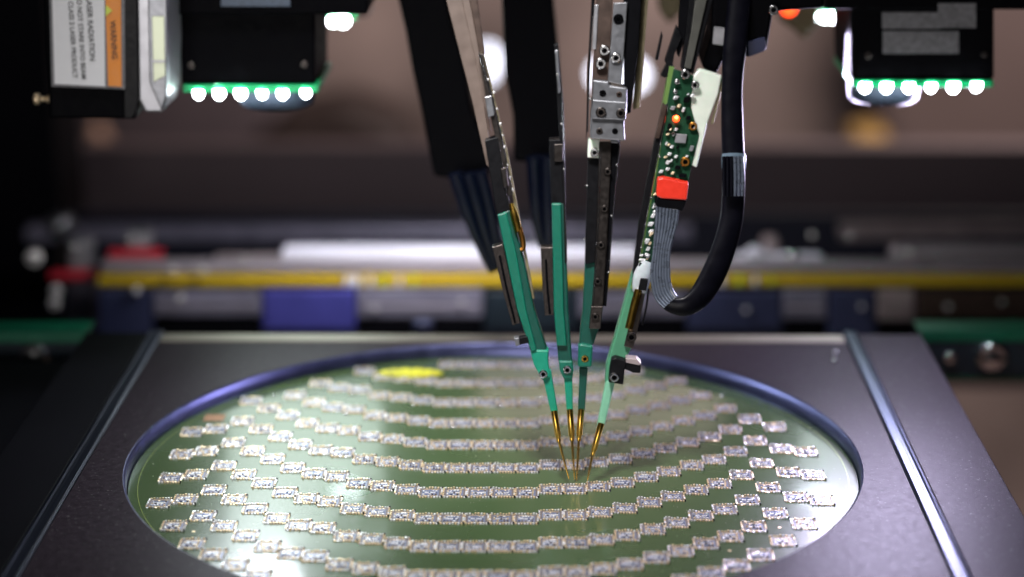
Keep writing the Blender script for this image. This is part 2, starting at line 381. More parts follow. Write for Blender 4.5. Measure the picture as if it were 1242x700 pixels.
# green edged side boards
for pts_face, pts_edge, scr, lab in (
        ([(1122, 415), (1400, 415), (1400, 459), (1146, 459)], [(1114, 402), (1400, 402), (1400, 415), (1122, 415)], [(1202, 432, 20), (1152, 434, 8)], 'green topped dark board with a big round screw behind the right side plate'),
        ([(-80, 416), (100, 416), (70, 456), (-80, 456)], [(-80, 403), (106, 403), (100, 416), (-80, 416)], [(42, 432, 19), (8, 486, 16)], 'green topped dark board with round screws in the dark left corner')):
    t = thing('side_board', lab, 'board', at(scr[0][0], 462, .135), 'green topped boards either side of the plate')
    prism('board_face', pts_face, .135, .012, TEALN, t, .0004); prism('green_edge', pts_edge, .1345, .013, PCBE, t, .0004)
    for x, y, r in scr: screw(x, y, r, .1335, t, CHROME, 'screw', False, .5)
    prism('green_seam', [(pts_face[3][0], 457), (pts_face[2][0], 457), (pts_face[2][0], 462), (pts_face[3][0], 462)], .1342, .01, PCB, t, .0002)

# background shapes on the far wall
o = prism('dark_fixture', [(300, 175), (345, 140), (420, 122), (490, 150), (520, 215), (300, 215)], 1.45, .1, mat('dark brown fixture paint', (.04, .025, .022), 0, .6), None, .02); tag(o, 'large soft black shape on the beige wall left of the probes', 'fixture')
o = prism('wall_column', [(1010, -160), (1400, -160), (1400, 205), (1075, 205)], 1.5, .06, mat('dark bronze column', (.12, .085, .08), 0, .6, scale=10), None, .02); tag(o, 'dark bronze column on the beige wall behind the right light head', 'column')
o = prism('wall_column', [(-60, -160), (345, -160), (352, 205), (-60, 205)], 1.5, .06, mat('dusky wall panel', (.11, .085, .095), 0, .6, scale=5, var=.6), None, .02); tag(o, 'dusky panel on the wall behind the laser sensor at left', 'column')
o = prism('copper_plate', [(95, 215), (112, 150), (150, 215)], 1.2, .03, mat('pale copper sheet', (.45, .28, .20), .2, .5), None, .004); tag(o, 'blurred pale copper triangular plate below the laser sensor', 'plate')
o = rectpx('brass_cap', 1035, 160, 1080, 180, 1.2, .05, mat('brass cap', (.45, .27, .08), .5, .4), None, .01); tag(o, 'blurred brass cap on the ledge below the right light head', 'cap')
for px, py, rx, rz, lab in ((751, 94, 50, 27, 'large round white lamp glowing behind the metal probe'), (591, 80, 14, 32, 'narrow white lamp glowing behind the leftmost probe arm')):
    c = at(px, py, 1.4); k = mpp(1.4, -.05); b = MB(); n = 32
    fr = [c + Vector((math.cos(2*math.pi*i/n)*rx*k*.62, 0, math.sin(2*math.pi*i/n)*rz*k*.55)) for i in range(n)]
    b.add(fr + [p + Vector((0, .03, 0)) for p in fr], [tuple(range(n)), tuple(range(2*n-1, n-1, -1))] + [(i, (i+1) % n, n+(i+1) % n, n+i) for i in range(n)])
    tag(b.build('round_lamp', LAMPE), lab, 'lamp', 'round white lamps on the back wall')

# ================================================================ WAFER
wafer = thing('wafer', 'round glossy green wafer board with stepped rows of pale circuit dies', 'wafer', (0, 0, -.0057))
WZ = -.0042; FAC = (CAM.z - WZ)/CAM.z
b = MB(); b.lathe((0, 0, WZ), (0, 0, 1), [(-.0014, .0989), (-.0002, .0990), (0, .0988)], 256); b.build('board_disc', GREEN, wafer)
b = MB()
b.lathe((0, 0, WZ), (0, 0, 1), [(.00002, .0962), (.00007, .0962), (.00007, .0964), (.00002, .0964)], 256, 0, False, False); b.build('edge_ring', mat('faint gold ring', (.22, .28, .08), .4, .3), wafer)

def die_mesh(v):
    rnd = random.Random(v); b = MB(); mm = .001
    hx, hy = 3.175, 3.38
    def q(x0, x1, y0, y1, z0, z1, mi):
        b.box(x0*mm, x1*mm, y0*mm, y1*mm, z0*mm, z1*mm, mi)
        if x1 - x0 < 1:                                   # small pads sit a little tilted, so that they glint unevenly
            tx, ty = rnd.uniform(-.16, .16), rnd.uniform(-.05, .26)
            for i in range(-4, 0):
                x, y, z = b.v[i]; b.v[i] = (x, y, z + tx*(x - x0*mm) + ty*(y1*mm - y)*-1 + .0)
    q(-hx, hx, -hy+.35, hy-.35, 0, .12, 0)
    q(-hx+.9, hx-.9, -hy+1.5, hy-1.5, .12, .15, 3)
    for i in range(8):                                   # pads along both long edges
        x = -hx + .35 + i*.755
        for s in (-1, 1):
            mi = rnd.choice((1, 2, 2, 1)); y = s*(hy-.42)
            q(x, x+.46, min(y, y+s*.42), max(y, y+s*.42), 0, rnd.uniform(.25, .6), mi)
    for j in range(5):                                   # pads along the short edges
        y = -hy + .95 + j*1.22
        for s in (-1, 1):
            x = s*(hx-.38); q(min(x, x+s*.42), max(x, x+s*.42), y, y+.6, 0, rnd.uniform(.25, .5), rnd.choice((1, 2)))
    for j in range(3):                                   # two rows of little parts and the bars between
        for i in range(5):
            x = -2.05 + i*.84 + rnd.uniform(-.08, .08); y = -1.75 + j*1.25
            if rnd.random() < .97: q(x, x+rnd.uniform(.38, .62), y, y+rnd.uniform(.3, .6), .15, rnd.uniform(.3, .62), rnd.choice((1, 1, 0, 2, 3)))
    q(-1.5, 1.6, -.35, .15, .15, .36, 1); q(-1.1, 1.2, .35, .95, .15, .40, 3)
    q(-1.9, 2.0, -2.35, -2.15, .15, .22, 2); q(-1.9, 2.0, 2.1, 2.3, .15, .22, 2)
    for s in (-1, 1):
        b.lathe(((hx-.12)*mm, s*(hy-.38)*mm, 0), (0, 0, 1), [(0, .27*mm), (.60*mm, .27*mm)], 8, 4, False)
    return b.mesh('circuit_die', [CERAM, SOLDER, GOLDPAD, SILIC, DOT])
DIES = [die_mesh(v) for v in range(7)]
def X2(x): return CAM.x + (x-CAM.x)*FAC
def Y2(y): return CAM.y + (y-CAM.y)*FAC
off = {3.15: -46.6, 9.4: -46.6, 15.65: -44.0, 21.9: -43.9, 28.1: -42.0, 34.5: -39.3, 40.95: -35.2, 47.2: -31.0, 53.6: -26.4, 60: -22, 66.35: -15.7, 72.6: -7.0, 79.05: 4.1, 85.35: 2.0,
       -3.15: -46.6, -9.45: -46.6, -15.75: -46.6, -22.1: -44.6, -28.6: -42.1, -35.05: -40.3, -41.4: -35.3, -47.6: -33.5, -53.7: -29.3, -60: -22.8, -66.3: -16.6, -72.5: -10.1, -78.9: -16.6, -85.25: -19.2}
nd = 0
for cx, oy in sorted(off.items()):
    for k in range(-8, 10):
        x, y = X2(cx/1000), Y2((oy + 17.72*k)/1000)
        if math.hypot(abs(x)+.0031, abs(y)+.0036) > .0985: continue
        if cx > 85 and .02 < y < .035: continue
        o = bpy.data.objects.new('circuit_die', DIES[random.randrange(7)]); COL.objects.link(o)
        o.parent = wafer; o.matrix_parent_inverse = parent_inv(wafer)
        o.location = (x + random.uniform(-.00004, .00004), y + random.uniform(-.00004, .00004), WZ)
        o.rotation_euler.z = random.uniform(-.006, .006); nd += 1
print('dies', nd)
for px, py in ((235, 645), (291, 668), (945.6, 640), (885, 668)):
    MB().lathe(atz(px, py, WZ), (0, 0, 1), [(0, .00045), (.00006, .00045)], 16).build('gold_dot', GOLDPAD, wafer)
for px, py, r in ((333, 480, .5), (427, 480, .4), (420, 503, .5), (606, 494, .5), (632, 486, .4), (523, 519, .45), (550, 519, .4), (657, 484, .4), (875, 480, .6), (843, 486, .4), (391, 494, .3), (500, 492, .4), (305, 470, .3)):
    b = MB(); r *= .001
    b.lathe(atz(px, py, WZ), (0, 0, 1), [(r*math.sin(a), r*math.cos(a)+1e-6) for a in [R(x) for x in (0, 15, 30, 45, 60, 75, 90)]], 16); b.build('solder_ball', CHROME, wafer)
b = MB(); rd = random.Random(5)
for i in range(420):
    a = rd.uniform(0, 6.283); q = .096*math.sqrt(rd.random()); r = rd.uniform(.00004, .00011)
    b.lathe((q*math.cos(a), q*math.sin(a), WZ), (0, 0, 1), [(0, r), (r*.8, r*.6)], 5)
o = b.build('dust', mat('pale dust', (.6, .6, .55), 0, .6), wafer); o['kind'] = 'stuff'
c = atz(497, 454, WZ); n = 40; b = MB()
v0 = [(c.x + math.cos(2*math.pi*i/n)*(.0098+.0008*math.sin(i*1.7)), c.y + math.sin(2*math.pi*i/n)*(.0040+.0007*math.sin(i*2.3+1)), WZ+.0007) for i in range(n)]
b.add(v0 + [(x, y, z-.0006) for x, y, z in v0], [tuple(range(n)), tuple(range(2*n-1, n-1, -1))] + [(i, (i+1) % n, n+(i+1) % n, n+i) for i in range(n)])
b.build('yellow_patch', YPATCH, wafer)  # slightly raised yellow oval with a ribbed tone
c = atz(260, 507, WZ); MB().box(c.x-.003, c.x+.003, c.y-.0028, c.y+.0028, WZ, WZ+.0001).build('orange_reflection', mat('orange reflection tint', (.22, .11, .05), .4, .5), wafer)  # orange reflection put in as a thin coloured tile
for px, py in ((890, 578), (890, 581)):
    c = atz(px, py, WZ); MB().box(c.x-.0014, c.x+.0014, c.y-.00022, c.y+.00022, WZ, WZ+.00005).build('gold_line', GOLDPAD, wafer)

# ================================================================ PROBES
TY = -.0128
def lean(dy=0, k=9e-5): return lambda py: TY + dy + k*max(0, 590-py)
def pin(parent, a, m, t, rb, Y, tipx=0):
    """gold barrel from a to m, thin needle m to t"""
    b = MB(); yq = yf(Y)
    k = mpp(TY)
    A, M, T = at(a[0], a[1], yq(a[1])), at(m[0], m[1], yq(m[1])), at(t[0], t[1], yq(t[1]))
    d = (M-A); b.tube([A - d*.1, A, A + d*.80, A + d*.82, M], [rb*k, rb*k, rb*k*.92, rb*k*.72, rb*k*.68], 16)
    o = b.build('pin_barrel', GOLD, parent)
    b = MB(); d = T-M; b.tube([M - d*.1, M + d*.1, M + d*.55, M + d*.9, T], [rb*k*.42, rb*k*.40, rb*k*.30, rb*k*.24, rb*k*.10], 12)
    n = b.build('needle', GOLD, o)
    return o

# --- probe 1 (leftmost)
Y1 = lean(0)
g = 'four test probes converging on the wafer'
p1 = thing('test_probe', 'leftmost green probe, steeply leaning, with small square metal clip on its left', 'probe', at(690, 582, Y1(582)), g)
pin(p1, (672.5, 502), (678, 536), (690.5, 582), 4.2, Y1)
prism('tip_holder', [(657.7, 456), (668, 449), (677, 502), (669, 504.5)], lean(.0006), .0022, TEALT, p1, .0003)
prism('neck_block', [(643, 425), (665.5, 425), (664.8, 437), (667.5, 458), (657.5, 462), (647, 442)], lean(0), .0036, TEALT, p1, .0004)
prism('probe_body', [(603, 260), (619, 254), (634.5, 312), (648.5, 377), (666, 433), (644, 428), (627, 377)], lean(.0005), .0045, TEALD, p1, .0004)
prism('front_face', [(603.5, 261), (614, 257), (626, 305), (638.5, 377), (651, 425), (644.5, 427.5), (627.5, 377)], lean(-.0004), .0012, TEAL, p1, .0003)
screw(658.9, 453.5, 5.2, lean(-.0003), p1, CHROME)
prism('slide_rail', [(597, 300), (610, 296), (621, 345), (631, 392), (621.5, 395), (611.5, 360)], lean(.001), .003, STEEL, p1)
rod('rail_groove', [(606, 310, 1.3), (615, 352, 1.3), (625, 392, 1.3)], lean(.0007), BLACKM, p1, 8)
c1 = prism('square_clip', [(624.5, 411), (640, 408), (642, 416), (626.5, 419.5)], lean(-.0005), .002, BLACKP, p1)
prism('clip_end', [(623.5, 410.5), (629.5, 410), (630.5, 419), (625.5, 420)], lean(-.001), .0028, ALU, p1)
prism('upper_arm', [(588, 171), (604, 166), (619, 254), (602.5, 260)], lean(.0004), .004, BLACKP, p1)
prism('arm_blade', [(580, 64), (586, 66), (612, 178), (622, 236), (616, 238), (606, 190), (590, 120)], lean(.0006), .002, DSTEEL, p1)
prism('blade_edge', [(583, 62), (588, 70), (616, 186), (648.5, 362), (646, 363), (612, 190)], lean(.0012), .0012, OLIVE, p1, .0001)
rod('gold_contact', [(620, 247, 3), (624, 262, 5), (629, 281, 4.6)], lean(.0), GOLD, p1, 12)
rod('gold_hook', [(630, 276, 3.4), (634, 292, 3.6), (634.5, 301, 3), (631, 303, 2.5)], lean(.0), COPM, p1, 10)
for x, y in ((599, 112), (607, 150), (612, 178), (619, 215), (622, 230)): screw(x, y, 1.8, lean(-.0002), p1, CHROME, 'rivet', False)
prism('tan_bar', [(536, -20), (556, -20), (583, 100), (600, 210), (590, 200), (572, 120)], lean(.0035), .002, TAN, p1)
prism('tan_bar', [(566, -20), (576, -20), (588, 66), (583, 72)], lean(.003), .002, BROWN, p1)
prism('tan_bar', [(556, -20), (566, -20), (583, 72), (596, 160), (588, 130)], lean(.0038), .002, TAN, p1)

# --- probe 2
Y2p = lean(.002)
p2 = thing('test_probe', 'second probe from the left, slim and upright, bright green face below a black box', 'probe', at(696, 582, Y2p(582)), g)
pin(p2, (691.3, 500), (693.8, 535), (697, 582), 4.2, Y2p)
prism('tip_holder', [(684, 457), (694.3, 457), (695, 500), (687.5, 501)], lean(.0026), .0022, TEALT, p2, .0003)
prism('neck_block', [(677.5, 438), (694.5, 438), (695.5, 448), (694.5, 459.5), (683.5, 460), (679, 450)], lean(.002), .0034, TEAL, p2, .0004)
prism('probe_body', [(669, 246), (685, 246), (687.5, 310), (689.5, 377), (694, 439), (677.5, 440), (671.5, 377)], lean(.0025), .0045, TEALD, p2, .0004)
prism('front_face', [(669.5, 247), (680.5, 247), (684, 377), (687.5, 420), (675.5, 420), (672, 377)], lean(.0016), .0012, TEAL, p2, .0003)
screw(688, 448.4, 5.2, lean(.0017), p2, CHROME)
prism('slide_rail', [(655.5, 300), (670.5, 300), (672.5, 350), (672, 382), (661, 383), (658, 350)], lean(.0035), .003, STEEL, p2)
rod('rail_groove', [(662, 315, 1.3), (664, 350, 1.3), (667, 381, 1.3)], lean(.0032), BLACKM, p2, 8)
prism('upper_arm', [(666, 170), (684, 170), (685.5, 247), (668.5, 247)], lean(.0024), .004, BLACKP, p2)
prism('side_blade', [(672, 55), (677, 52), (684, 130), (686, 230), (688, 318), (685, 320), (683, 240)], lean(.0022), .002, BLACKP, p2)
prism('bright_insert', [(673, 62), (676.5, 60), (680, 112), (677, 114)], lean(.0016), .0008, ALU, p2)

# --- probe 3
Y3 = lean(.003)
p3 = thing('test_probe', 'third probe from the left with a dark steel strip of screws and grey metal block', 'probe', at(699, 583, Y3(583)), g)
pin(p3, (704.8, 500), (702, 535), (699.3, 583), 4.2, Y3)
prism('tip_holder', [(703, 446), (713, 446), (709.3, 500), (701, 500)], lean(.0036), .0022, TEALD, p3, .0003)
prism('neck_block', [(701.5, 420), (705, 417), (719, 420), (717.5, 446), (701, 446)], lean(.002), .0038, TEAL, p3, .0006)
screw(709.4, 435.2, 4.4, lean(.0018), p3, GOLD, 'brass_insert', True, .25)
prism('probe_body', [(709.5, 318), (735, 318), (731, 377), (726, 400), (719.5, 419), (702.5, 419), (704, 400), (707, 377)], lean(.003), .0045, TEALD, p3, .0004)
prism('steel_strip', [(727, 172), (742, 172), (736.5, 300), (731, 377), (728, 398), (715, 398), (717.5, 375), (723, 300)], lean(.0012), .0016, DSTEEL, p3)
prism('strip_end', [(717.3, 372), (731, 372), (728.2, 399), (714.5, 399)], lean(.0006), .0022, STEEL, p3)
for x, y in ((737, 208), (733, 253), (728.8, 297), (725, 341), (722, 384)): screw(x, y, 4.3, lean(.0008 if y < 370 else .0002), p3, DSTEEL)
prism('black_side_bar', [(713, 195), (727, 190), (722, 318), (709.5, 321), (710, 290), (712, 240)], lean(.0022), .004, BLACKP, p3)
prism('black_right_bar', [(741, 170), (752, 168), (751, 190), (746, 237), (740, 320), (735.5, 372), (731, 371), (736, 300)], lean(.002), .0045, BLACKM, p3)
prism('aluminium_block', [(719.5, 97), (738, 99), (740, 104), (761, 107), (760, 138), (757, 140), (758, 171), (716, 168), (716.5, 140), (718.5, 121)], lean(-.0015), .006, ALU, p3, .0004)
prism('block_step', [(719, 121), (760, 124), (759, 146), (717.5, 144)], lean(-.0024), .0015, ALU, p3, .0003)
for x, y, r, m in ((728.8, 136, 6.2, DSTEEL), (753, 137, 5.6, DSTEEL), (731, 113, 4, BLACKM), (751, 114.5, 3.4, BROWN), (745.8, 159, 3.4, BLACKM), (727, 159, 4, DSTEEL)):
    screw(x, y, r, lean(-.0026 if 120 < y < 146 else -.0016), p3, m)
prism('shiny_plate', [(744, 4), (761, 3), (757, 60), (754, 103), (737, 99), (741, 50)], lean(-.001), .0012, ALU, p3, .0002)
screw(750, 23, 6, lean(-.0012), p3, BLACKM, 'plate_hole')
prism('brown_plate', [(724, -20), (744, -20), (741, 50), (737, 98), (719, 96), (722, 40)], lean(-.0002), .002, BROWN, p3)
prism('bright_bar', [(721, 6), (726, 6), (723, 60), (718, 60)], lean(-.0006), .001, GREYB, p3)
for x, y, r in ((733, 61, 6.2), (747, 70, 6), (728.6, 77, 6.4)): screw(x, y, r, lean(-.0016), p3, CHROME)
prism('left_blade', [(719, -20), (723, -20), (717, 60), (713.5, 150), (711, 170), (713, 84)], lean(.0004), .004, BLACKM, p3)
prism('black_column', [(757, -20), (779, -20), (774, 60), (765, 137), (757, 139), (757, 60)], lean(.0005), .006, BLACKM, p3)
prism('olive_bar', [(779, -20), (788, -20), (776, 131), (768, 133), (772, 60)], lean(.004), .003, OLIVE, p3)
prism('white_block', [(713.5, 169), (727, 170), (726, 192), (712.5, 191)], lean(.0008), .003, WHITEP, p3)
screw(721, 185, 5, lean(.0004), p3, CHROME)
prism('end_tab', [(741, 168), (751, 169), (750, 174), (741, 173)], lean(.001), .002, ALU, p3)

# --- probe 4
Y4 = lean(.0008)
p4 = thing('test_probe', 'rightmost probe, pale mint tip with black clamp and a populated circuit board above', 'probe', at(713, 583, Y4(583)), g)
pin(p4, (728.4, 517), (718.3, 553), (712.3, 583), 4.0, Y4)
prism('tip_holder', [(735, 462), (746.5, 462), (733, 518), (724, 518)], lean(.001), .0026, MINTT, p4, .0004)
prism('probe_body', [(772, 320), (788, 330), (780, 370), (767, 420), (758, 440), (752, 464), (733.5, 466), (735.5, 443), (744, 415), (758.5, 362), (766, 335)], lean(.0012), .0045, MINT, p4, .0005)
prism('steel_bar', [(777, 340), (785, 342), (777, 385), (768, 423), (757, 420), (764, 392)], lean(.0002), .002, STEEL, p4)
rod('gold_tube', [(774.5, 352, 5), (769, 372, 5), (762.5, 399, 4.8)], lean(-.0006), GOLD, p4, 14)
screw(765.8, 408.5, 6.2, lean(-.0002), p4, DSTEEL)
rod('guide_wire', [(786.5, 350, 1.2), (784, 372, 1.2), (779, 394, 1.2)], lean(0), BLACKP, p4, 8)
prism('clamp', [(742, 436), (746, 434), (761.5, 438.5), (757.5, 450), (756, 467), (738, 464), (739.5, 448)], lean(-.0012), .003, BLACKP, p4, .0003)
prism('clamp_hook', [(759, 435), (773, 436), (777.5, 441), (777, 453), (768, 452.5), (757.5, 448)], lean(-.001), .003, BLACKP, p4, .0003)
prism('hook_top', [(759, 434.5), (772.5, 435.5), (778, 441), (776, 443.5), (759, 440)], lean(-.0013), .0033, PINKM, p4, .0002)
screw(745, 457.5, 6, lean(-.0014), p4, CHROME)
prism('carrier_edge', [(812, 80), (818, 82), (800, 190), (786, 280), (774, 335), (768, 352), (764.5, 350), (778, 280), (795, 180)], lean(.0006), .0045, mat('yellow green edge', (.12, .22, .05), .1, .4), p4)
prism('black_side_blade', [(806, 128), (811, 124), (795, 200), (783, 270), (769, 345), (766, 346), (774, 280), (786, 215), (795, 168)], lean(.0), .004, BLACKP, p4)
pcb = prism('circuit_board', [(817, 84), (841, 92), (838, 130), (848, 165), (838, 205), (830, 248), (806, 255), (792, 330), (776, 330), (784, 280), (798, 205), (810, 120)], lean(0), .0012, PCB, p4, .0001)
rnd = random.Random(3)
comps = [(SOLDER, 820, 118, 5, 3), (BLACKM, 833, 121, 7, 6), (SOLDER, 840, 116, 4, 3), (GREYB, 816, 131, 5, 4), (SOLDER, 829, 133, 3, 5), (BLACKM, 835, 143, 5, 4), (GREYB, 826, 168, 13, 10), (SOLDER, 815, 178, 3, 3), (SOLDER, 812, 187, 4, 3), (SOLDER, 810, 197, 4, 4),
         (SOLDER, 820, 190, 3, 3), (BLACKM, 822, 203, 6, 4), (SOLDER, 810, 205, 4, 3), (GOLDPAD, 816, 210, 3, 3), (BLACKM, 828, 213, 8, 4), (SOLDER, 802, 208, 4, 3), (SOLDER, 792, 262, 4, 4), (SOLDER, 789, 272, 5, 4), (SOLDER, 790, 281, 4, 5), (SOLDER, 785, 292, 5, 4), (SOLDER, 786, 302, 4, 4), (SOLDER, 780, 310, 7, 2), (SOLDER, 779, 315, 7, 2), (BLACKM, 780, 321, 9, 4), (SOLDER, 796, 250, 3, 3), (SOLDER, 843, 155, 3, 3), (BLACKM, 812, 153, 4, 6), (SOLDER, 820, 157, 3, 3), (GREYB, 839, 180, 4, 6), (SOLDER, 833, 190, 3, 3)]
for i in range(46):
    y = rnd.uniform(112, 325); xl = 812 - (y-120)*.178; wd = 22 if y < 250 else 8
    comps.append((rnd.choice((SOLDER, BLACKM, SOLDER, GREYB, GOLDPAD, BROWN)), xl + rnd.uniform(3, wd), y, rnd.uniform(1.6, 3.4), rnd.uniform(1.6, 3.6)))
k = 0
for m, x, y, w_, h_ in comps:
    o = prism('component', [(x-w_/2+1, y-h_/2), (x+w_/2+1, y-h_/2+.6), (x+w_/2-1, y+h_/2+.6), (x-w_/2-1, y+h_/2)], lean(-.0009 - .0001*(k % 3)), .0009, m, pcb, .00008); k += 1
for x, y in ((831, 90, ), (843, 103)): screw(x, y, 6 if y < 100 else 5, lean(-.0010), p4, CHROME)
screw(821, 99, 3.5, lean(-.001), p4, CHROME, 'solder_blob', False); screw(819, 111, 3, lean(-.001), p4, CHROME, 'solder_blob', False)
b = MB(); c = at(820, 144, lean(-.0012)(144)); b.lathe(c, (0, -1, 0), [(0, 4.2*mpp(.02)), (.0006, 3.6*mpp(.02)), (.0010, 1.5*mpp(.02))], 16); b.build('red_indicator', REDE, pcb)
b = MB(); c = at(820.5, 142.6, lean(-.0022)(142)); b.lathe(c, (0, -1, 0), [(0, 2.0*mpp(.02)), (.0004, 1.2*mpp(.02))], 12); b.build('indicator_core', ORE, pcb)
screw(840.5, 153, 5.2, lean(-.0008), pcb, COPM, 'copper_ring'); screw(831, 196, 5.8, lean(-.0008), pcb, COPM, 'copper_ring')
prism('red_connector', [(797.5, 217), (804, 215.5), (835.5, 222), (833, 243), (802, 241), (796, 238)], lean(-.0022), .003, REDP, pcb, .0004)
prism('connector_base', [(796.5, 239.5), (833, 244), (828, 256), (798, 253), (794, 246)], lean(-.0018), .0026, BLACKM, pcb, .0003)
prism('white_carrier', [(848, 84), (852, 85), (875.5, 92), (871, 115), (858, 150), (845, 204), (838, 200), (847, 165), (837, 130), (841, 92)], lean(.0003), .0025, WHITEP, p4, .0004)
prism('carrier_rim', [(876, 92), (878.5, 97), (866, 150), (862, 151), (872, 115)], lean(.001), .002, OLIVE, p4)
rod('clear_sleeve', [(785, 318, 8), (779, 335, 11), (776, 350, 9.5), (775.5, 356, 7)], lean(.0002), SLEEVE, p4, 20, .8)
prism('sleeve_nut', [(777, 338), (786, 339), (784, 353), (774, 352)], lean(-.0024), .001, BLACKP, p4)
prism('upper_arm', [(838, -20), (870, -20), (854, 40), (841, 90), (826, 84), (832, 40)], lean(.0006), .005, BLACKP, p4)
prism('arm_inlay', [(846, -20), (862, -20), (848, 40), (838, 84), (830, 82), (838, 40)], lean(-.0002), .001, mat('dark olive grey metal', (.07, .07, .06), .3, .45), p4)
prism('arm_rear_bar', [(826, -20), (839, -20), (831, 45), (824, 70), (821, 66)], lean(.002), .003, BLACKM, p4)  # black bar behind the upper arm
prism('small_fin', [(820.5, 30), (827, 46), (818, 66), (814, 92), (806, 94.5), (801, 92), (808, 78), (806, 74)], lean(.001), .002, BLACKP, p4)
prism('small_fin', [(802.5, 38), (804, 44), (798.5, 73), (794.5, 73)], lean(.004), .002, BLACKP, p4)
prism('small_fin', [(804, 125), (809, 130), (800, 168), (794, 168)], lean(-.0008), .0018, BROWN, p4)

for p_, ln, dy in ((p1, [(582, 67, .7), (598, 125, .7), (613, 188, .7), (622, 236, .7)], .0), (p1, [(604, 170, .6), (611, 215, .6), (618, 253, .6)], -.0002), (p2, [(677, 57, .7), (682, 120, .7), (685, 230, .7), (687, 316, .7)], .0015),
                   (p3, [(719, 20, .7), (715, 90, .7), (713, 160, .7)], -.0002), (p3, [(756, 110, .7), (752, 170, .6), (745, 240, .6), (739, 320, .6)], .0012), (p4, [(810, 128, .7), (796, 200, .7), (783, 270, .7), (771, 338, .7)], -.0003),
                   (p3, [(729, 178, .5), (724, 300, .5), (719, 372, .5)], .0010)):
    rod('edge_highlight', ln, lean(dy), CHROME, p_, 6)  # thin chrome rods put in as edge highlights on the arms
for x, y, pr in ((592, 96, p1), (603, 132, p1), (610, 164, p1), (616, 200, p1), (676, 90, p2), (681, 150, p2), (684, 205, p2), (716, 120, p3), (712, 225, p3), (709, 290, p3), (748, 200, p3), (742, 262, p3), (738, 330, p3), (800, 190, p4), (790, 240, p4), (778, 300, p4)):
    screw(x, y, 1.5, lean(-.0004), pr, CHROME, 'rivet', False)
prism('joint_block', [(588, 118), (596, 116), (600, 140), (592, 143)], lean(-.0002), .003, ALU, p1, .0002)
prism('joint_block', [(607, 205), (614, 203), (617, 226), (611, 228)], lean(-.0003), .002, DSTEEL, p1, .0002)
prism('joint_block', [(672, 175), (683, 175), (683, 196), (672, 196)], lean(.0016), .002, DSTEEL, p2, .0002)

# ribbon cable and black cable loop
rc = thing('ribbon_cable', 'silver grey ribbon cable bending down from the red connector', 'cable', at(808, 372, lean(-.003)(372)))
L = [(797, 251), (796, 275), (793.5, 304), (790.5, 330), (792, 348), (796, 362), (806, 373)]
Rr = [(822, 255), (819, 275), (811.5, 304), (811, 330), (812, 342), (815, 352), (820, 360)]
for i in range(7):
    t = i/6
    rod('wire', [(a[0]*(1-t)+b_[0]*t, a[1]*(1-t)+b_[1]*t, 2.0) for a, b_ in zip(L, Rr)], lean(-.0035), RIBBON, rc, 8)
rod('web', [((a[0]+b_[0])/2, (a[1]+b_[1])/2, math.dist(a, b_)/2) for a, b_ in zip(L, Rr)], lean(-.0033), GREYB, rc, 16, .05)
bc = thing('cable_loop', 'thick black cable looping up right of the probes with a shiny wrap', 'cable', at(840, 384, .02))
path = [(803, 362, 7.5), (815, 370, 10), (833, 371, 12.5), (850, 358, 14.5), (866, 331, 15), (879, 298, 14.5), (887, 265, 14), (889.5, 228, 14), (889.5, 195, 13.5), (888, 150, 13), (888, 100, 12.5), (892, 50, 14), (900, -20, 14)]
rod('cable_jacket', path, lean(.0), RUBBER, bc, 20, .5)
for i in range(6):
    rod('wire', [(878+i*4.4, 190, 2.2), (878+i*4.6, 215, 2.2), (878.5+i*4.3, 238, 1.6)], lean(-.0037), RIBBON if i > 2 else RUBBER, bc, 8)
rod('shiny_wrap', [(890, 187, 14), (890, 192, 14.6), (890, 202, 14.6), (890, 207, 14)], lean(-.0002), mat('blue grey tape', (.20, .28, .36), .3, .22), bc, 20, .56)
mt = thing('motor_block', 'black motor assembly at the top right of the probe board', 'motor', at(900, 80, .035))
prism('motor_body', [(866, -30), (1000, -30), (1000, 10), (938, 14), (930, 62), (906, 71), (896, 55), (884, 62), (868, 92), (851, 82), (862, 45)], .040, .02, BLACKM, mt, .001)
prism('blue_flange', [(906, 50), (928, 45), (929, 61), (908, 69)], .0385, .001, NAVY, mt, .0003)
prism('clear_tab', [(866, 32), (880, 34), (878, 56), (864, 54)], .038, .001, GREYB, mt, .0003)
screw(938, 12, 6, .036, mt, CHROME)
b = MB(); c = at(957, 10, .16); b.lathe(c, (0, -1, 0), [(0, .0026), (.002, .0022), (.003, .001)], 16); tag(b.build('red_lamp', REDE), 'small glowing red lamp beside the black motor assembly', 'lamp')
o = prism('olive_bracket', [(940, -20), (1000, -20), (992, 30), (975, 48), (962, 36), (946, 26)], .20, .01, OLIVE, None, .001); tag(o, 'blurred olive bracket between the red lamp and far right light head', 'bracket')
o = prism('olive_bracket', [(795, -20), (838, -20), (830, 12), (812, 30), (800, 14)], .20, .01, OLIVE, None, .001); tag(o, 'blurred olive bracket at the top between the two right probes', 'bracket')

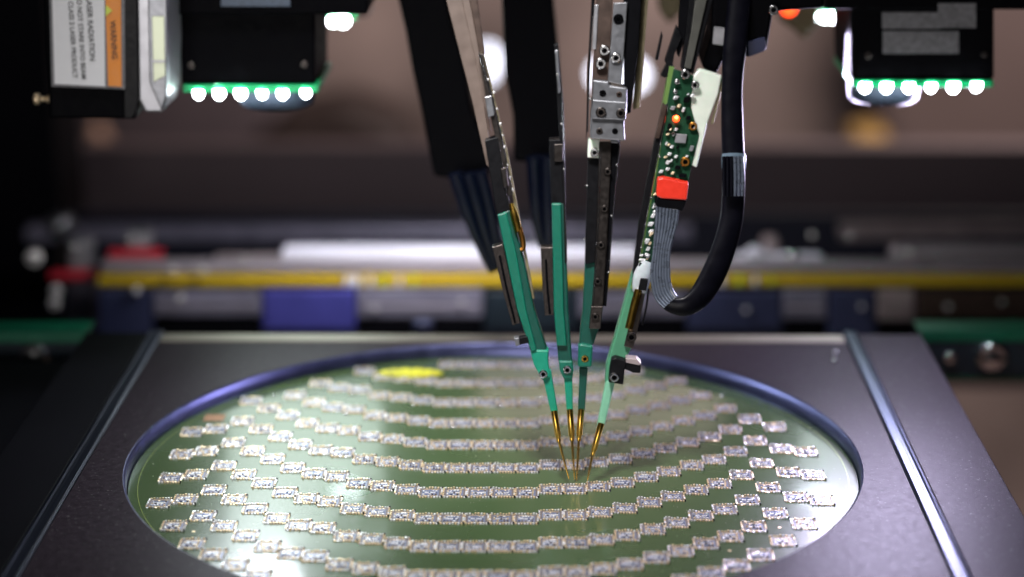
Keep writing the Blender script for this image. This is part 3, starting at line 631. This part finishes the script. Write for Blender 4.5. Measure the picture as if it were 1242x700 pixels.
# ---- two black cable boxes behind probes 1 and 2
for lab, box, cabs in (
        ('wide black box with thick cables leaning behind the leftmost probe', [(476, -30), (538, -30), (548, 30), (562, 70), (571, 130), (588, 172), (597, 214), (558, 219), (526, 214), (512, 140), (500, 86), (492, 40)],
         [[(552, 210, 9), (565, 250, 9), (582, 295, 7), (598, 330, 5)], [(568, 210, 9), (580, 250, 8.5), (592, 292, 7), (603, 328, 4)], [(583, 208, 9), (594, 250, 8), (602, 290, 6.5), (609, 322, 4)]]),
        ('upright black box with thick cables behind the second probe', [(607, -30), (668, -30), (677, 57), (681, 123), (683, 190), (660, 200), (623, 196), (622, 140), (612, 88)],
         [[(648, 190, 10), (650, 235, 9.5), (653, 270, 8), (660, 300, 6)], [(664, 190, 10), (664, 240, 9), (666, 290, 8), (667, 332, 6)]])):
    t = thing('cable_box', lab, 'cable box', at(cabs[0][-1][0], 330, .04), 'black cable boxes behind the left probes')
    prism('box_body', box, lambda py: .10 + 2e-5*(300-py), .016, BLACKM, t, .001)
    for c in cabs: rod('cable', c, .09, CABLEG, t, 16)

# ================================================================ LIGHT HEADS
G4 = 'black camera heads with rows of white LEDs'
def head(name_lab, Y, body, screws, pcb_r, leds, lens, top, led_r=6.9, strong=False):
    x0, y0, x1, y1 = body
    t = thing('light_head', name_lab, 'camera head', at((x0+x1)/2, y1, Y), G4)
    th = (x1-x0)*mpp(Y)*.9
    prism('housing', [(x0, y0), (x1, y0), (x1, y1), (x0+3, y1)], Y, th, BLACKM, t, .0008)
    if top: rectpx('top_block', *top, Y-.003, th+.01, BLACKM, t, .0008)
    for sx, sy in screws: screw(sx, sy, 4, Y-.0003, t, DSTEEL, 'screw', False)
    rectpx('light_board', pcb_r[0], pcb_r[1], pcb_r[2], pcb_r[3], Y-.001, th+.002, mat('green board with led glow', (.0, .42, .13), 0, .4), t, .0002)  # glow of the LEDs is put into the board's bright green
    for lx, ly in leds:
        r = led_r*mpp(Y)*(1 + .10*math.sin(lx*1.3)); b = MB(); c = at(lx, ly, Y-.0005)
        b.lathe(c + Vector((0, 0, r*.9)), (0, 0, -1), [(0, r), (r*.8, r), (r*1.3, r*.8), (r*1.7, r*.35)], 16); b.build('led', LEDS if strong else LEDE, t)
    if lens:
        cx, cyt, cyb, rp = lens; r = rp*mpp(Y); c = at(cx, cyt, Y + r*1.25); h = (cyb-cyt)*mpp(Y)
        b = MB(); b.lathe(c, (0, 0, -1), [(-.004, r), (h*.25, r), (h*.75, r*.97), (h*.95, r*.85), (h*.9, r*.5), (h*.6, r*.01)], 48); b.build('lens', LENSG, t)
    return t
h1 = head('left near light head, black with six glowing LEDs beside the laser sensor', .077, (217, 12, 382, 103), [(232, 79), (369, 78)], (222, 103, 386, 112),
     [(241, 115), (266, 115), (292, 115), (318, 115), (343, 115), (371, 114)], (336, 110, 129, 46), (182, -60, 446, 18))
rectpx('blue_label', 268, -6, 352, 8, .0735, .0004, mat('dull blue label', (.08, .11, .16), 0, .5, scale=600, var=.4), h1, .0001)
h2 = head('right near light head, black with grey worn stickers and six glowing LEDs', .080, (1030, -60, 1206, 96), [(1053, 67), (1194, 66)], (1034, 97, 1205, 106),
     [(1049, 107), (1075, 107), (1102, 107), (1129, 107), (1156, 107), (1184, 106)], (1072, 100, 123, 43), (1000, -60, 1300, 12))
for (xa, ya, xb, yb) in ((1070, 15, 1140, 35), (1071, 38, 1163, 65), (1138, 4, 1184, 34)):
    l_ = rectpx('worn_sticker', xa, ya, xb, yb, .0795 if ya > 13 else .0766, .0004, PAPERG, h2, .0001)
h3 = head('left far light head with a short very bright LED row, behind the left head', .21, (384, -40, 446, 20), [], (372, 18, 430, 22), [(392, 27), (404, 27), (417, 27)], None, None, 4.6, True)
h4 = head('right far light head with a short very bright LED row, beside the right head', .21, (985, -40, 1060, 12), [], (984, 12, 1045, 17), [(990, 21), (1000, 22), (1011, 22), (1022, 22), (1033, 22)], None, None, 4.6, True)

# ================================================================ LASER SENSOR
YL = .055
ls = thing('laser_sensor', 'black boxy laser sensor with white and orange warning label and glass side window', 'sensor', at(110, 145, YL))
prism('housing', [(51, -60), (165, -60), (165, 145), (60, 144), (59, 110), (55, 60)], YL, .022, BLACKM, ls, .0008)
prism('front_cover', [(148, -60), (166, -60), (169, 120), (165, 136), (160, 144), (150, 144)], YL-.001, .004, BLACKP, ls, .0004)
prism('metal_casing', [(163, -60), (203, -60), (205, 60), (203, 118), (197, 137), (176, 137), (166, 118)], YL+.0005, .024, GREYB, ls, .0008)
prism('window_frame', [(178, -60), (202, -60), (203.5, 60), (202, 116), (196, 135), (181, 100)], YL-.0006, .002, ALU, ls, .0004)
wn = prism('lens_window', [(184, 20), (199, 20), (200.5, 92), (186, 100)], YL-.0010, .001, WINDOW, ls, .0002)
prism('window_bar', [(184.5, 73), (200.5, 73), (200.5, 76), (184.5, 76)], YL-.0013, .0004, GREYB, wn, .0001)
p = at(60, 120, YL+.004); b = MB(); b.lathe(p, (-1, 0, 0), [(0, .0012), (.0006, .0012), (.0008, .0008), (.0028, .0008), (.0030, .0017), (.0042, .0017), (.0046, .0008)], 16); b.build('side_screw', GOLDPAD, ls)
lab = prism('warning_label', [(58.5, -60), (151, -60), (151.5, 108.5), (62.5, 105)], YL-.0012, .0010, PAPERG, ls, .0001)
prism('label_paper', [(61.5, -60), (126, -60), (127.5, 105), (66, 102)], YL-.0015, .0002, PAPER, lab, .00005)
prism('orange_band', [(126, -60), (146, -60), (147.5, 105.5), (131, 104.5)], YL-.0015, .0002, ORANGE, lab, .00005)
tm = Matrix(((0, 1, 0), (0, 0, -1), (-1, 0, 0)))   # text reads downwards, tops to the right
mk = mpp(YL, .08)
for s, x, y1, sz in (('LASER RADIATION', 112, 74, 8.2), ('DO NOT STARE INTO BEAM', 101.5, 96, 7.2), ('CLASS 2 LASER PRODUCT', 91, 95, 7.2)):
    text(s, sz*mk*1.12, at(x, y1, YL-.0017), tm, INK, lab, 'RIGHT')
text('WARNING', 9.6*mk, at(139, 72, YL-.0017), tm, mat('dark orange print', (.05, .012, .0), 0, .5), lab, 'RIGHT', 'warning_word')
prism('warning_triangle', [(128, 20), (136, 13), (128.5, 6)][::-1], YL-.0018, .0002, YELLOW, lab, 0)
